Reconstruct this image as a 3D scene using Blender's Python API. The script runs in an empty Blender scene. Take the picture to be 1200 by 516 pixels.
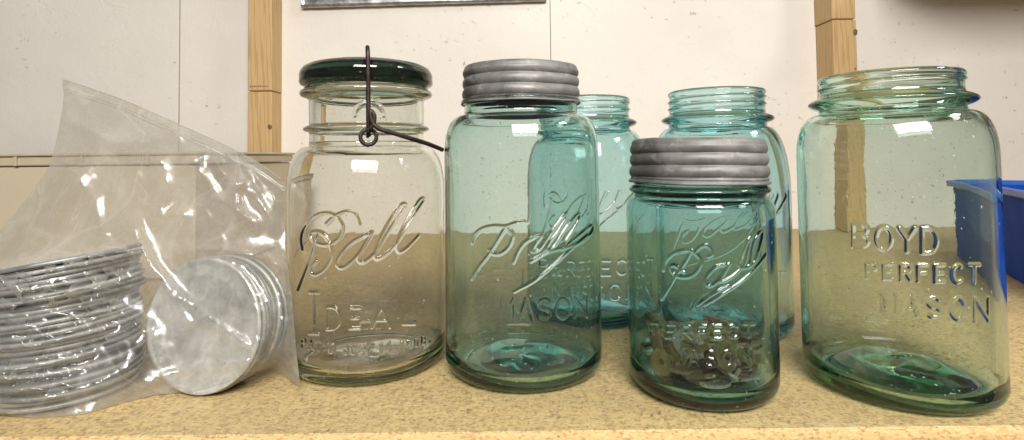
import bpy, math, random
import numpy as np
from mathutils import Vector, Matrix
from mathutils.bvhtree import BVHTree
random.seed(7); rng = np.random.default_rng(7)
sc = bpy.context.scene
COL = sc.collection
MM = 0.001

# ------------------------------------------------------------------ camera
F_PX, PITCH, ROLL, PCY, CAMH = 660.34, 0.0354, -0.0117, 158.97, 0.1277
_f = np.array([0, math.cos(PITCH), math.sin(PITCH)])
_u = np.array([0, -math.sin(PITCH), math.cos(PITCH)])
_r = np.array([1.0, 0, 0])
RC = _r*math.cos(ROLL) + _u*math.sin(ROLL)
UC = _u*math.cos(ROLL) - _r*math.sin(ROLL)
EYE = np.array([0, 0, CAMH])
cam = bpy.data.cameras.new('camera'); camo = bpy.data.objects.new('camera', cam); COL.objects.link(camo)
M = Matrix(((RC[0], UC[0], -_f[0], EYE[0]), (RC[1], UC[1], -_f[1], EYE[1]), (RC[2], UC[2], -_f[2], EYE[2]), (0, 0, 0, 1)))
camo.matrix_world = M
cam.sensor_width = 36; cam.lens = 36*F_PX/1200; cam.shift_y = (PCY-258)/1200
cam.clip_start = 0.01; cam.clip_end = 100
sc.camera = camo

def ray(px, py):
    return _f + RC*(px-600)/F_PX + UC*(-(py-PCY))/F_PX
def at(px, py, Y):
    d = ray(px, py); return EYE + d*(Y/d[1])
def on_floor(px, py, z=0.0):
    d = ray(px, py); return EYE + d*((z-CAMH)/d[2])

# ------------------------------------------------------------------ object helpers
def props(o, label=None, cat=None, group=None, kind=None):
    if label: o['label'] = label
    if cat: o['category'] = cat
    if group: o['group'] = group
    if kind: o['kind'] = kind
    return o
def empty(name, loc, label, cat, group=None, rot=(0, 0, 0)):
    o = bpy.data.objects.new(name, None); COL.objects.link(o); o.empty_display_size = 0.01
    o.location = loc; o.rotation_euler = rot
    return props(o, label, cat, group)
def mesh_obj(name, V, Fc, mat, parent=None, smooth=True, loc=None):
    me = bpy.data.meshes.new(name)
    V = np.asarray(V, dtype=np.float32)
    Fc = [tuple(int(i) for i in f) for f in Fc] if not isinstance(Fc, np.ndarray) else Fc
    if isinstance(Fc, np.ndarray):
        n, k = Fc.shape
        me.vertices.add(len(V)); me.vertices.foreach_set('co', V.ravel())
        me.loops.add(n*k); me.loops.foreach_set('vertex_index', Fc.astype(np.int32).ravel())
        me.polygons.add(n); me.polygons.foreach_set('loop_start', np.arange(0, n*k, k, dtype=np.int32))
        me.update(calc_edges=True)
    else:
        me.from_pydata([tuple(v) for v in V], [], Fc)
    me.validate()
    me.polygons.foreach_set('use_smooth', [smooth]*len(me.polygons))
    if mat: me.materials.append(mat)
    o = bpy.data.objects.new(name, me); COL.objects.link(o)
    if parent: o.parent = parent
    if loc is not None: o.location = loc
    return o
class MB:
    def __init__(s): s.V = []; s.F = []
    def add(s, V, F):
        b = len(s.V); s.V += [tuple(v) for v in V]; s.F += [tuple(i+b for i in f) for f in F]
    def box(s, lo, hi, bev=0.0):
        (x0, y0, z0), (x1, y1, z1) = lo, hi; b = bev
        V = []
        for z, i in ((z0, b), (z0+b, 0), (z1-b, 0), (z1, b)):
            for (x, y) in ((x0+i+b, y0+i), (x1-i-b, y0+i), (x1-i, y0+i+b), (x1-i, y1-i-b), (x1-i-b, y1-i), (x0+i+b, y1-i), (x0+i, y1-i-b), (x0+i, y0+i+b)):
                V.append((x, y, z))
        F = [tuple(range(7, -1, -1)), tuple(range(24, 32))]
        for r in range(3):
            for k in range(8):
                F.append((r*8+k, r*8+(k+1) % 8, (r+1)*8+(k+1) % 8, (r+1)*8+k))
        s.add(V, F)
    def tube(s, pts, rad, n=10, closed=False):
        P = [np.array(p, float) for p in pts]; m = len(P); V = []; F = []
        up = np.array([0.13, 0.21, 0.97]); last = None
        for i in range(m):
            a = P[(i-1) % m] if (closed or i > 0) else P[i]; c = P[(i+1) % m] if (closed or i < m-1) else P[i]
            t = c-a; t /= np.linalg.norm(t)+1e-12
            if last is None:
                x = np.cross(up, t)
                if np.linalg.norm(x) < .1: x = np.cross(np.array([1., 0, 0]), t)
            else: x = last - t*np.dot(last, t)
            x /= np.linalg.norm(x); last = x; y = np.cross(t, x)
            r = rad[i] if hasattr(rad, '__len__') else rad
            for k in range(n):
                q = 2*math.pi*k/n; V.append(P[i]+r*(math.cos(q)*x+math.sin(q)*y))
        for i in range(m if closed else m-1):
            for k in range(n):
                F.append((i*n+k, i*n+(k+1) % n, ((i+1) % m)*n+(k+1) % n, ((i+1) % m)*n+k))
        if not closed:
            F.append(tuple(range(n-1, -1, -1))); F.append(tuple(range((m-1)*n, m*n)))
        s.add(V, F)
    def build(s, name, mat, parent=None, smooth=False, loc=None):
        return mesh_obj(name, s.V, s.F, mat, parent, smooth, loc)
def catmull(pts, n=8):
    P = [np.array(p, float) for p in pts]
    if len(P) < 3: return P
    Q = [2*P[0]-P[1]] + P + [2*P[-1]-P[-2]]; out = []
    for i in range(1, len(Q)-2):
        for k in range(n):
            t = k/n
            out.append(.5*((2*Q[i]) + (-Q[i-1]+Q[i+1])*t + (2*Q[i-1]-5*Q[i]+4*Q[i+1]-Q[i+2])*t*t + (-Q[i-1]+3*Q[i]-3*Q[i+1]+Q[i+2])*t**3))
    out.append(P[-1]); return out

# ------------------------------------------------------------------ materials
class NT:
    def __init__(s, name):
        s.m = bpy.data.materials.new(name); s.m.use_nodes = True; s.t = s.m.node_tree; s.t.nodes.clear()
        s.out = s.t.nodes.new('ShaderNodeOutputMaterial')
    def n(s, typ, **kw):
        nd = s.t.nodes.new(typ)
        for k, v in kw.items():
            if k.startswith('_'): setattr(nd, k[1:], v)
            else:
                key = int(k[1:]) if k[0] == 'i' and k[1:].isdigit() else k.replace('_', ' ')
                s.set(nd, key, v)
        return nd
    def set(s, nd, key, v):
        sk = nd.inputs[key]
        if isinstance(v, bpy.types.NodeSocket): s.t.links.new(v, sk)
        elif isinstance(v, bpy.types.Node): s.t.links.new(v.outputs[0], sk)
        else: sk.default_value = v
    def coord(s, scale=(1, 1, 1), which='Object'):
        c = s.t.nodes.new('ShaderNodeTexCoord'); mp = s.t.nodes.new('ShaderNodeMapping')
        s.t.links.new(c.outputs[which], mp.inputs['Vector']); mp.inputs['Scale'].default_value = scale
        return mp.outputs[0]
    def noise(s, vec, scale, detail=4, rough=.55, dist=0):
        return s.n('ShaderNodeTexNoise', Vector=vec, Scale=scale, Detail=detail, Roughness=rough, Distortion=dist).outputs['Fac']
    def ramp(s, fac, stops, interp='LINEAR'):
        r = s.t.nodes.new('ShaderNodeValToRGB'); r.color_ramp.interpolation = interp
        e = r.color_ramp.elements
        while len(e) < len(stops): e.new(.5)
        for i, (p, c) in enumerate(stops):
            e[i].position = p; e[i].color = (*c, 1) if len(c) == 3 else c
        s.set(r, 'Fac', fac); return r.outputs[0]
    def mix(s, fac, a, b, mode='MIX'):
        x = s.t.nodes.new('ShaderNodeMix'); x.data_type = 'RGBA'; x.blend_type = mode
        def put(sk, v):
            if isinstance(v, bpy.types.NodeSocket): s.t.links.new(v, sk)
            elif isinstance(v, (int, float)): sk.default_value = v
            else: sk.default_value = (*v, 1) if len(v) == 3 else v
        put(x.inputs[0], fac); put(x.inputs[6], a); put(x.inputs[7], b); return x.outputs[2]
    def math(s, op, a, b=0.0, clamp=False):
        m = s.t.nodes.new('ShaderNodeMath'); m.operation = op; m.use_clamp = clamp
        s.set(m, 0, a); s.set(m, 1, b); return m.outputs[0]
    def bump(s, h, strength, dist):
        return s.n('ShaderNodeBump', Height=h, Strength=strength, Distance=dist).outputs[0]
    def finish(s, shader, vol=None):
        s.t.links.new(shader.outputs[0], s.out.inputs['Surface'])
        if vol: s.t.links.new(vol.outputs[0], s.out.inputs['Volume'])
        return s.m
def C3(t): return (*t, 1)

def mat_wall():
    t = NT('painted_wall'); v = t.coord()
    base = t.ramp(t.noise(v, 3.2, 5), [(.3, (.66, .62, .57)), (.7, (.755, .715, .665))])
    sp = t.noise(v, 95, 3, .7)
    patch = t.noise(v, 5, 2)
    spots = t.math('MULTIPLY', t.ramp(sp, [(.66, (0, 0, 0)), (.72, (1, 1, 1))]), t.ramp(patch, [(.45, (0, 0, 0)), (.62, (1, 1, 1))]))
    col = t.mix(t.math('MULTIPLY', spots, .55), base, (.30, .25, .19))
    sm = t.ramp(t.noise(v, 2.1, 3, .5, .6), [(.52, (0, 0, 0)), (.75, (1, 1, 1))])
    col = t.mix(t.math('MULTIPLY', sm, .22), col, (.42, .34, .28))
    crack = t.n('ShaderNodeTexVoronoi', _feature='DISTANCE_TO_EDGE', Vector=t.n('ShaderNodeVectorMath', _operation='ADD', i0=v, i1=t.n('ShaderNodeTexNoise', Vector=v, Scale=14.0, Detail=4.0).outputs['Color']).outputs[0], Scale=2.3)
    ck = t.ramp(crack.outputs['Distance'], [(0, (1, 1, 1)), (.0035, (0, 0, 0))])
    ck = t.math('MULTIPLY', ck, t.ramp(t.noise(v, 4.7, 2), [(.62, (0, 0, 0)), (.67, (1, 1, 1))]))
    col = t.mix(t.math('MULTIPLY', ck, .0), col, (.35, .29, .22))
    flake = t.noise(v, 28, 6, .6, 1.2)
    fl = t.math('MULTIPLY', t.ramp(flake, [(.5, (0, 0, 0)), (.56, (1, 1, 1))]), t.ramp(t.noise(v, 6.5, 2), [(.56, (0, 0, 0)), (.66, (1, 1, 1))]))
    h = t.math('ADD', t.math('MULTIPLY', fl, .22), t.math('ADD', t.math('MULTIPLY', t.noise(v, 160, 4), .25), t.math('MULTIPLY', t.noise(v, 22, 4), .8)))
    h = t.math('SUBTRACT', h, spots)
    return t.finish(t.n('ShaderNodeBsdfPrincipled', Base_Color=col, Roughness=.62, Normal=t.bump(h, .8, .0016)))
def mat_board():
    t = NT('particle_board'); v = t.coord()
    w = t.n('ShaderNodeVectorMath', _operation='ADD', i0=v, i1=t.n('ShaderNodeVectorMath', _operation='SCALE', i0=t.n('ShaderNodeTexNoise', Vector=v, Scale=120.0, Detail=2.0).outputs['Color'], Scale=.006).outputs[0]).outputs[0]
    mp = t.n('ShaderNodeMapping', Vector=w, Scale=(1, 2.2, 2.2)).outputs[0]
    mp2 = t.n('ShaderNodeMapping', Vector=w, Scale=(2.0, 1, 1), Rotation=(0, 0, .6)).outputs[0]
    v1 = t.n('ShaderNodeTexVoronoi', Vector=mp, Scale=340.0); v2 = t.n('ShaderNodeTexVoronoi', Vector=mp2, Scale=470.0)
    g1 = t.n('ShaderNodeSeparateColor', Color=v1.outputs['Color']).outputs[0]
    g2 = t.n('ShaderNodeSeparateColor', Color=v2.outputs['Color']).outputs[1]
    f1 = t.ramp(g1, [(0, (.16, .10, .045)), (.14, (.33, .23, .11)), (.5, (.49, .365, .155)), (1, (.58, .44, .20))])
    f2 = t.ramp(g2, [(0, (.12, .07, .03)), (.20, (.42, .30, .14)), (1, (.57, .43, .20))])
    col = t.mix(.5, f1, f2)
    big = t.noise(v, 9, 4)
    col = t.mix(t.math('MULTIPLY', t.ramp(big, [(.35, (0, 0, 0)), (.7, (1, 1, 1))]), .30), col, (.42, .33, .20))
    dk = t.ramp(t.noise(mp, 420, 2, .6), [(.63, (0, 0, 0)), (.68, (1, 1, 1))])
    col = t.mix(t.math('MULTIPLY', dk, .8), col, (.14, .085, .04))
    dust = t.ramp(t.noise(v, 700, 2), [(.68, (0, 0, 0)), (.74, (1, 1, 1))])
    col = t.mix(t.math('MULTIPLY', dust, .35), col, (.68, .58, .38))
    h = t.math('ADD', t.math('MULTIPLY', g1, .4), t.math('MULTIPLY', t.noise(v, 500, 3), .8))
    return t.finish(t.n('ShaderNodeBsdfPrincipled', Base_Color=col, Roughness=.6, Normal=t.bump(h, .8, .0006)))
def mat_edge():
    t = NT('raw_board_edge'); v = t.coord((1, 1, 1.6))
    v1 = t.n('ShaderNodeTexVoronoi', Vector=v, Scale=620.0)
    g1 = t.n('ShaderNodeSeparateColor', Color=v1.outputs['Color']).outputs[0]
    col = t.ramp(g1, [(0, (.40, .24, .10)), (.25, (.56, .37, .16)), (.7, (.58, .39, .17)), (1, (.64, .45, .22))])
    n = t.noise(v, 330, 5, .7)
    col = t.mix(t.ramp(n, [(.62, (0, 0, 0)), (.70, (1, 1, 1))]), col, (.26, .14, .05))
    h = t.math('ADD', g1, t.noise(v, 160, 5, .7))
    return t.finish(t.n('ShaderNodeBsdfPrincipled', Base_Color=col, Roughness=.8, Normal=t.bump(h, 1.0, .0012)))
def mat_pine():
    t = NT('pine_wood'); v = t.coord((1, 1, .05))
    w = t.n('ShaderNodeTexWave', _wave_type='BANDS', _bands_direction='DIAGONAL', Vector=v, Scale=75.0, Distortion=7.0, Detail=3.0, Detail_Scale=1.6)
    col = t.ramp(w.outputs['Fac'], [(0, (.53, .36, .165)), (.6, (.58, .405, .20)), (1, (.43, .265, .105))])
    col = t.mix(t.math('MULTIPLY', t.noise(t.coord((1, 1, .2)), 25, 5), .45), col, (.48, .32, .14))
    fib = t.noise(t.coord((1, 1, .03)), 900, 2)
    col = t.mix(t.math('MULTIPLY', fib, .25), col, (.40, .26, .12))
    return t.finish(t.n('ShaderNodeBsdfPrincipled', Base_Color=col, Roughness=.55, Normal=t.bump(fib, .25, .0005)))
def mat_plain(name, col, rough=.5, metal=0, var=.15, scale=40, bump=.15, bd=.0004, dark=None):
    t = NT(name); v = t.coord()
    n = t.noise(v, scale, 5, .6)
    c = t.mix(t.ramp(n, [(.3, (0, 0, 0)), (.7, (1, 1, 1))]), tuple(x*(1-var) for x in col) if dark is None else dark, tuple(min(1, x*(1+var*.5)) for x in col))
    r = t.math('ADD', t.math('MULTIPLY', t.noise(v, scale*2.3, 4), .25), rough-.12)
    return t.finish(t.n('ShaderNodeBsdfPrincipled', Base_Color=c, Roughness=r, Metallic=metal, Normal=t.bump(n, bump, bd)))
def mat_zinc(name, col, dark, rough=.42, scale=130, metal=.75, streak=1.0):
    t = NT(name); v = t.coord(); v2 = t.coord((1, 1, streak))
    n = t.noise(v2, scale, 6, .7, .4); n2 = t.noise(v, scale*.25, 3)
    f = t.math('ADD', t.math('MULTIPLY', n, .6), t.math('MULTIPLY', n2, .4))
    c = t.ramp(f, [(.38, dark), (.5, tuple((a+b)/2 for a, b in zip(col, dark))), (.62, col)])
    sp = t.ramp(t.noise(v, scale*3.1, 2), [(.70, (0, 0, 0)), (.75, (1, 1, 1))])
    c = t.mix(t.math('MULTIPLY', sp, .6), c, (.10, .095, .085))
    ox = t.ramp(t.noise(t.coord((1, 1, 1.8)), scale*1.7, 5, .7, .6), [(.55, (0, 0, 0)), (.68, (1, 1, 1))])
    c = t.mix(t.math('MULTIPLY', ox, .38), c, tuple(min(.8, q*1.9) for q in col))
    r = t.math('ADD', t.math('MULTIPLY', n, .35), rough-.17)
    return t.finish(t.n('ShaderNodeBsdfPrincipled', Base_Color=c, Roughness=r, Metallic=metal, Normal=t.bump(f, .35, .0005)))
def mat_glass(name, absorb, rough=0.0, wave=.04, dust=.016):
    """absorb = absorption per metre for r, g, b"""
    t = NT(name); v = t.coord((1, 1, .55))
    D = max(absorb)
    h = t.math('ADD', t.noise(v, 45, 2, .4), t.math('MULTIPLY', t.noise(v, 380, 2), .05))
    nb = t.bump(h, wave, .004)
    g = t.n('ShaderNodeBsdfGlass', Color=(1, 1, 1, 1), Roughness=rough, IOR=1.5, Normal=nb)
    dst = t.n('ShaderNodeBsdfDiffuse', Color=(.52, .50, .44, 1))
    sm = t.ramp(t.noise(t.coord((1, 1, .6)), 28, 6, .7, .8), [(.42, (0, 0, 0)), (.8, (1, 1, 1))])
    spk = t.math('MULTIPLY', t.ramp(t.noise(t.coord(), 520, 1, .5), [(.735, (0, 0, 0)), (.77, (1, 1, 1))]), .5)
    fac = t.math('ADD', t.math('ADD', t.math('MULTIPLY', sm, dust), dust*.25), spk, True)
    g = t.n('ShaderNodeMixShader', i0=fac, i1=g.outputs[0], i2=dst.outputs[0])
    va = t.n('ShaderNodeVolumeAbsorption', Color=(1-absorb[0]/D, 1-absorb[1]/D, 1-absorb[2]/D, 1), Density=D)
    return t.finish(g, va)
def mat_film():
    t = NT('clear_plastic_film'); v = t.coord()
    lw = t.n('ShaderNodeLayerWeight', Blend=.5).outputs['Facing']
    p = t.math('POWER', lw, 4.0)
    fres = t.math('ADD', t.math('MULTIPLY', p, .22), .10, True)
    nb = t.bump(t.noise(v, 60, 4, .5, .8), .06, .003)
    tr = t.n('ShaderNodeBsdfTransparent', Color=(.885, .87, .835, 1))
    df = t.n('ShaderNodeBsdfDiffuse', Color=(.92, .92, .90, 1), Normal=nb)
    tl = t.n('ShaderNodeBsdfTranslucent', Color=(.92, .92, .90, 1), Normal=nb)
    dd = t.n('ShaderNodeMixShader', i0=.5, i1=df.outputs[0], i2=tl.outputs[0])
    hz = t.math('ADD', t.math('MULTIPLY', t.ramp(t.noise(v, 30, 5, .65), [(.45, (0, 0, 0)), (.72, (1, 1, 1))]), .13), t.math('ADD', t.math('MULTIPLY', lw, .22), .06))
    cr = t.noise(t.coord(), 13, 3, .45, .5)
    cr2 = t.noise(t.coord((1, 1.4, .7)), 26, 3, .4, .7)
    l1 = t.ramp(t.math('ABSOLUTE', t.math('SUBTRACT', cr, .5)), [(0, (1, 1, 1)), (.016, (0, 0, 0))])
    l2 = t.ramp(t.math('ABSOLUTE', t.math('SUBTRACT', cr2, .52)), [(0, (1, 1, 1)), (.030, (0, 0, 0))])
    msk = t.ramp(t.noise(v, 21, 2), [(.42, (0, 0, 0)), (.62, (1, 1, 1))])
    hz = t.math('ADD', hz, t.math('MULTIPLY', t.math('ADD', t.math('MULTIPLY', l1, .09), t.math('MULTIPLY', t.math('MULTIPLY', l2, .14), msk)), 1.0), True)
    a = t.n('ShaderNodeMixShader', i0=hz, i1=tr.outputs[0], i2=dd.outputs[0])
    g1 = t.n('ShaderNodeBsdfGlossy', Color=(1, 1, 1, 1), Roughness=.34, Normal=nb); g2 = t.n('ShaderNodeBsdfGlossy', Color=(1, 1, 1, 1), Roughness=.13, Normal=nb)
    gl = t.n('ShaderNodeMixShader', i0=.26, i1=g1.outputs[0], i2=g2.outputs[0])
    return t.finish(t.n('ShaderNodeMixShader', i0=fres, i1=a.outputs[0], i2=gl.outputs[0]))

M_wall = mat_wall(); M_board = mat_board(); M_edge = mat_edge(); M_pine = mat_pine()
M_zinc = mat_zinc('weathered_zinc', (.215, .208, .20), (.085, .083, .08), .52, 42, .3, .8)
M_tin = mat_zinc('dull_tinned_metal', (.38, .39, .385), (.17, .175, .17), .46, 70, .45)
M_tindark = mat_zinc('darkened_tinned_metal', (.24, .245, .24), (.10, .105, .10), .45, 70, .35)
M_tinface = mat_zinc('mottled_galvanised_face', (.60, .61, .60), (.33, .34, .335), .45, 90, .45)
M_film = mat_film()
M_wire = mat_plain('rusted_dark_wire', (.055, .04, .032), .5, .7, .5, 300)
M_beige = mat_plain('beige_cardboard', (.46, .40, .30), .7, 0, .06, 12, .1)
M_beige2 = mat_plain('brownish_rim', (.43, .375, .275), .6, 0, .12, 30, .1)
M_blue = mat_plain('blue_plastic', (.002, .045, .33), .7, 0, .08, 20, .05)
for nd in M_blue.node_tree.nodes:
    if nd.type == 'BSDF_PRINCIPLED': nd.inputs['Specular IOR Level'].default_value = .15
M_bluerim = mat_plain('pale_blue_plastic_rim', (.02, .11, .42), .35, 0, .1, 20, .05)
M_sheet = mat_zinc('galvanised_sheet', (.50, .50, .51), (.22, .22, .23), .35, 60, .9, 1)
M_dark = mat_plain('gap_shadowed_backing', (.08, .07, .06), .9)
M_ink = mat_plain('faded_stamp_ink', (.20, .12, .06), .8)
M_brass = mat_plain('tarnished_brass', (.42, .30, .12), .36, .65, .5, 200, .4)
M_steel = mat_plain('dull_key_steel', (.42, .37, .25), .36, .65, .45, 200, .4)
M_rust = mat_plain('brown_rusted_metal', (.20, .125, .06), .5, .4, .5, 200, .4)
M_nickel = mat_plain('pale_worn_nickel', (.74, .71, .62), .3, .85, .3, 200, .3)
G_clear = mat_glass('clear_old_glass', (25, 22, 32))
G_green = mat_glass('pale_green_glass', (86, 36, 45))
G_pint = mat_glass('teal_green_glass', (116, 50, 55))
G_teal = mat_glass('aqua_glass', (100, 32, 28))
G_boyd = mat_glass('yellow_green_glass', (68, 31, 50))
G_lid = mat_glass('deep_green_lid_glass', (48, 36, 43))

# ------------------------------------------------------------------ stroke lettering
def arc(cx, cy, rx, ry, a0, a1, n=10):
    return [(cx+rx*math.cos(math.radians(a0+(a1-a0)*i/n)), cy+ry*math.sin(math.radians(a0+(a1-a0)*i/n))) for i in range(n+1)]
FONT = {
 'B': [[(0, 0), (0, 1)], [(0, 1), (.5, 1)]+arc(.5, .76, .38, .24, 90, -90)+[(0, .52)], [(.5, .52)]+arc(.55, .26, .42, .26, 90, -90)+[(0, 0)]],
 'O': [arc(.5, .5, .5, .5, 0, 360, 20)],
 'Y': [[(0, 1), (.5, .5), (1, 1)], [(.5, .5), (.5, 0)]],
 'D': [[(0, 0), (0, 1)], [(0, 1), (.35, 1)]+arc(.35, .5, .6, .5, 90, -90)+[(0, 0)]],
 'P': [[(0, 0), (0, 1)], [(0, 1), (.5, 1)]+arc(.5, .74, .4, .26, 90, -90)+[(0, .48)]],
 'E': [[(.85, 1), (0, 1), (0, 0), (.85, 0)], [(0, .5), (.7, .5)]],
 'R': [[(0, 0), (0, 1)], [(0, 1), (.5, 1)]+arc(.5, .74, .4, .26, 90, -90)+[(0, .48)], [(.45, .48), (.95, 0)]],
 'F': [[(.85, 1), (0, 1), (0, 0)], [(0, .5), (.7, .5)]],
 'C': [arc(.52, .5, .5, .5, 50, 310, 16)],
 'T': [[(0, 1), (1, 1)], [(.5, 1), (.5, 0)]],
 'M': [[(0, 0), (0, 1), (.5, .3), (1, 1), (1, 0)]],
 'A': [[(0, 0), (.5, 1), (1, 0)], [(.2, .36), (.8, .36)]],
 'S': [arc(.5, .75, .42, .25, 30, 270, 10)+arc(.5, .25, .45, .25, 90, -150, 10)],
 'N': [[(0, 0), (0, 1), (1, 0), (1, 1)]],
 'I': [[(.5, 0), (.5, 1)], [(.15, 0), (.85, 0)], [(.15, 1), (.85, 1)]],
 'L': [[(0, 1), (0, 0), (.85, 0), (.85, .16)]],
 'J': [[(.8, 1), (.8, .3)]+arc(.42, .3, .38, .3, 0, -180, 8)],
 'U': [[(0, 1), (0, .35)]+arc(.5, .35, .5, .35, 180, 360, 8)+[(1, 1)]],
 '1': [[(.2, .8), (.5, 1), (.5, 0)]],
 '4': [[(.7, 0), (.7, 1), (0, .3), (1, .3)]],
 '9': [arc(.5, .7, .42, .3, 0, 360, 14), [(.92, .7), (.75, 0)]],
 '0': [arc(.5, .5, .42, .5, 0, 360, 18)],
 '8': [arc(.5, .75, .36, .25, 0, 360, 12), arc(.5, .26, .44, .26, 0, 360, 12)],
 "'": [[(.5, 1), (.4, .75)]], '.': [[(.4, .03), (.5, .03)]], ' ': [],
}
def text_px(word, boxes):
    """boxes: per-letter (xl, xr, ytop, ybottom) in photograph pixels, interpolated from end boxes"""
    out = []
    for ch, (xl, xr, yt, yb) in zip(word, boxes):
        for st in FONT[ch]:
            out.append([(xl+(xr-xl)*u, yb+(yt-yb)*v) for u, v in st])
    return out
def row(word, x0, x1, y0, y1, h0, h1, sag=0.0, wf=.68):
    """word set between x0..x1, top edge y0..y1 with heights h0..h1; sag drops the middle"""
    n = len(word); w = (x1-x0)/(n-1+wf); bx = []
    for i in range(n):
        xl = x0+i*w; f = i/(n-1); s = sag*4*f*(1-f)
        yt = y0+(y1-y0)*f+s; bx.append((xl, xl+w*wf, yt, yt+h0+(h1-h0)*f))
    return text_px(word, bx)
def crop(strokes, ox, oy, k):
    return [[(ox+x/k, oy+y/k) for x, y in catmull(s, 5)] for s in strokes]
BALL_IDEAL = crop([
 [(38,165),(34,130),(45,95),(75,65),(110,55),(140,66),(158,95),(152,125),(128,146),(98,150),(72,138),(62,120),(76,111),(100,117),(120,145),(127,182),(113,216),(88,238),(68,238),(66,218),(84,198)],
 [(84,112),(72,150),(60,190),(45,232),(24,286)],
 [(110,88),(138,63),(172,51),(198,62),(209,90)],
 [(244,118),(214,128),(180,150),(150,185),(143,212),(162,219),(200,188),(232,140),(246,113),(224,152),(206,190),(218,204),(252,180),(290,120),(330,60),(349,32),(338,28),(318,50),(288,102),(262,158),(256,188),(272,190),(312,158),(350,100),(385,45),(404,14),(392,14),(368,50),(338,108),(322,150),(328,172),(350,162),(388,122)],
], 340, 230, 2.578)
BALL_J2 = crop([
 [(38,218),(46,194),(72,172),(110,162),(150,163),(185,152),(222,148)],
 [(152,165),(174,190),(166,225),(140,252),(112,256),(95,240)],
 [(152,165),(125,210),(92,262),(62,300),(38,338)],
 [(178,284),(196,242),(222,212),(268,194),(250,222),(240,246),(264,238),(292,198),(322,156),(351,121),(352,132),(330,174),(296,218),(288,240),(312,232),(350,172),(393,121),(392,146),(356,206),(348,234),(380,224)],
 [(340,240),(392,196),(438,160),(436,186),(402,216),(360,233),(300,246),(236,280)],
 [(425,192),(372,236),(320,284),(252,342),(180,382)],
], 540, 210, 2.865)
BALL_PINT = crop([
 [(175,320),(190,270),(232,230),(290,213),(332,212)],
 [(350,225),(375,195),(410,185),(436,205),(441,236),(424,246)],
 [(345,222),(378,260),(375,302),(340,345),(290,360),(240,346),(214,310),(226,294),(252,302),(292,334)],
 [(330,212),(300,270),(245,350),(205,420),(168,478)],
 [(520,290),(470,300),(430,335),(408,370),(414,402),(442,405),(482,374),(512,330),(540,285),(500,350),(482,380),(520,376),(562,350),(600,308),(590,288),(608,230),(650,142),(652,156),(622,288)],
 [(600,310),(640,300),(655,262),(665,190),(700,115),(719,120),(702,200),(675,275),(640,306)],
 [(365,512),(450,450),(540,405)],
 [(400,512),(500,452),(600,385),(680,310),(738,235)],
], 740, 250, 4.69)
def ball_like(x0, y0, x1, y1, src=BALL_IDEAL, bx=(350, 497, 237, 341)):
    """the same script mark set in another slanted box (px)"""
    out = []
    for s in src:
        out.append([(x0+(x-bx[0])/(bx[1]-bx[0])*(x1-x0), y0+(y-bx[2])/(bx[3]-bx[2])*(y1-y0)) for x, y in s])
    return out
def faint(a, rows_): return [(a, r_) for r_ in rows_]
STROKES = {
 'ideal': BALL_IDEAL + text_px('IDEAL', [(361,376,344,392),(383,400,361,387),(410,424,362,386),(436,457,361,385),(472,489,360,381)])
          + faint(.8, row("PAT'D JULY 14 1908.", 354, 507, 398, 392, 10, 10, 11, .62)),
 'j2': BALL_J2 + faint(.16, row('PERFECT', 558, 682, 316, 316, 16, 16, 2)) + faint(.3, row('MASON', 588, 688, 350, 350, 24, 23, 2)),
 'pint': BALL_PINT + row('PERFECT', 762, 884, 380, 381, 15, 15, 3) + row('MASON', 786, 880, 410, 411, 18, 17, 3),
 'boyd': row('BOYD', 1000, 1099, 265, 269, 26, 29, 1) + row('PERFECT', 1016, 1148, 310, 312, 17, 21, 1, .6) + row('MASON', 1031, 1158, 347, 351, 21, 26, 1, .58),
 'ba': ball_like(636, 198, 744, 282) + [[(x, y) for x, y in catmull([(655,285),(690,276),(712,258),(733,240),(744,224)], 6)]] + row('PERFECT', 634, 752, 304, 304, 17, 17, 3) + row('MASON', 652, 748, 333, 333, 18, 18, 2),
 'bb': [[(904,252),(912,230),(920,217),(921,232),(908,254)]] + faint(.3, ball_like(782, 212, 922, 300) + [[(x, y) for x, y in catmull([(800,312),(850,300),(885,278),(915,250)], 6)]] + row('PERFECT', 785, 922, 322, 320, 17, 17, 3) + row('MASON', 800, 905, 350, 350, 18, 18, 2)),
}

# ------------------------------------------------------------------ jars
JARS = {  # centre x, y, body radius, height of the glass rim (mm)
 'ideal': (-92.1, 359.5, 48.4, 170.0), 'j2': (5.5, 346.3, 47.0, 172.0), 'pint': (102.7, 313.6, 39.0, 128.0),
 'boyd': (210.7, 314.4, 46.8, 169.3), 'ba': (60.6, 456.9, 49.0, 172.3), 'bb': (153.6, 422.9, 49.2, 173.4)}
def seg_prof(pts, step):
    out = []
    for a, b in zip(pts[:-1], pts[1:]):
        n = max(1, int(math.hypot(b[0]-a[0], b[1]-a[1])/step))
        out += [(a[0]+(b[0]-a[0])*i/n, a[1]+(b[1]-a[1])*i/n) for i in range(n)]
    return out+[pts[-1]]
def superarc(r0, z0, r1, z1, e=2.3, n=16):
    """body (r0,z0) curving in to neck (r1,z1), vertical at the body, flat at the neck"""
    out = []
    for i in range(n+1):
        q = math.pi/2*i/n
        out.append((r1+(r0-r1)*abs(math.cos(q))**(2/e), z0+(z1-z0)*abs(math.sin(q))**(2/e)))
    return out
def bead(r, z, h, d, n=8):
    return [(r+d*math.sin(math.pi*i/n)**.8, z+h*i/n) for i in range(n+1)]

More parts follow.
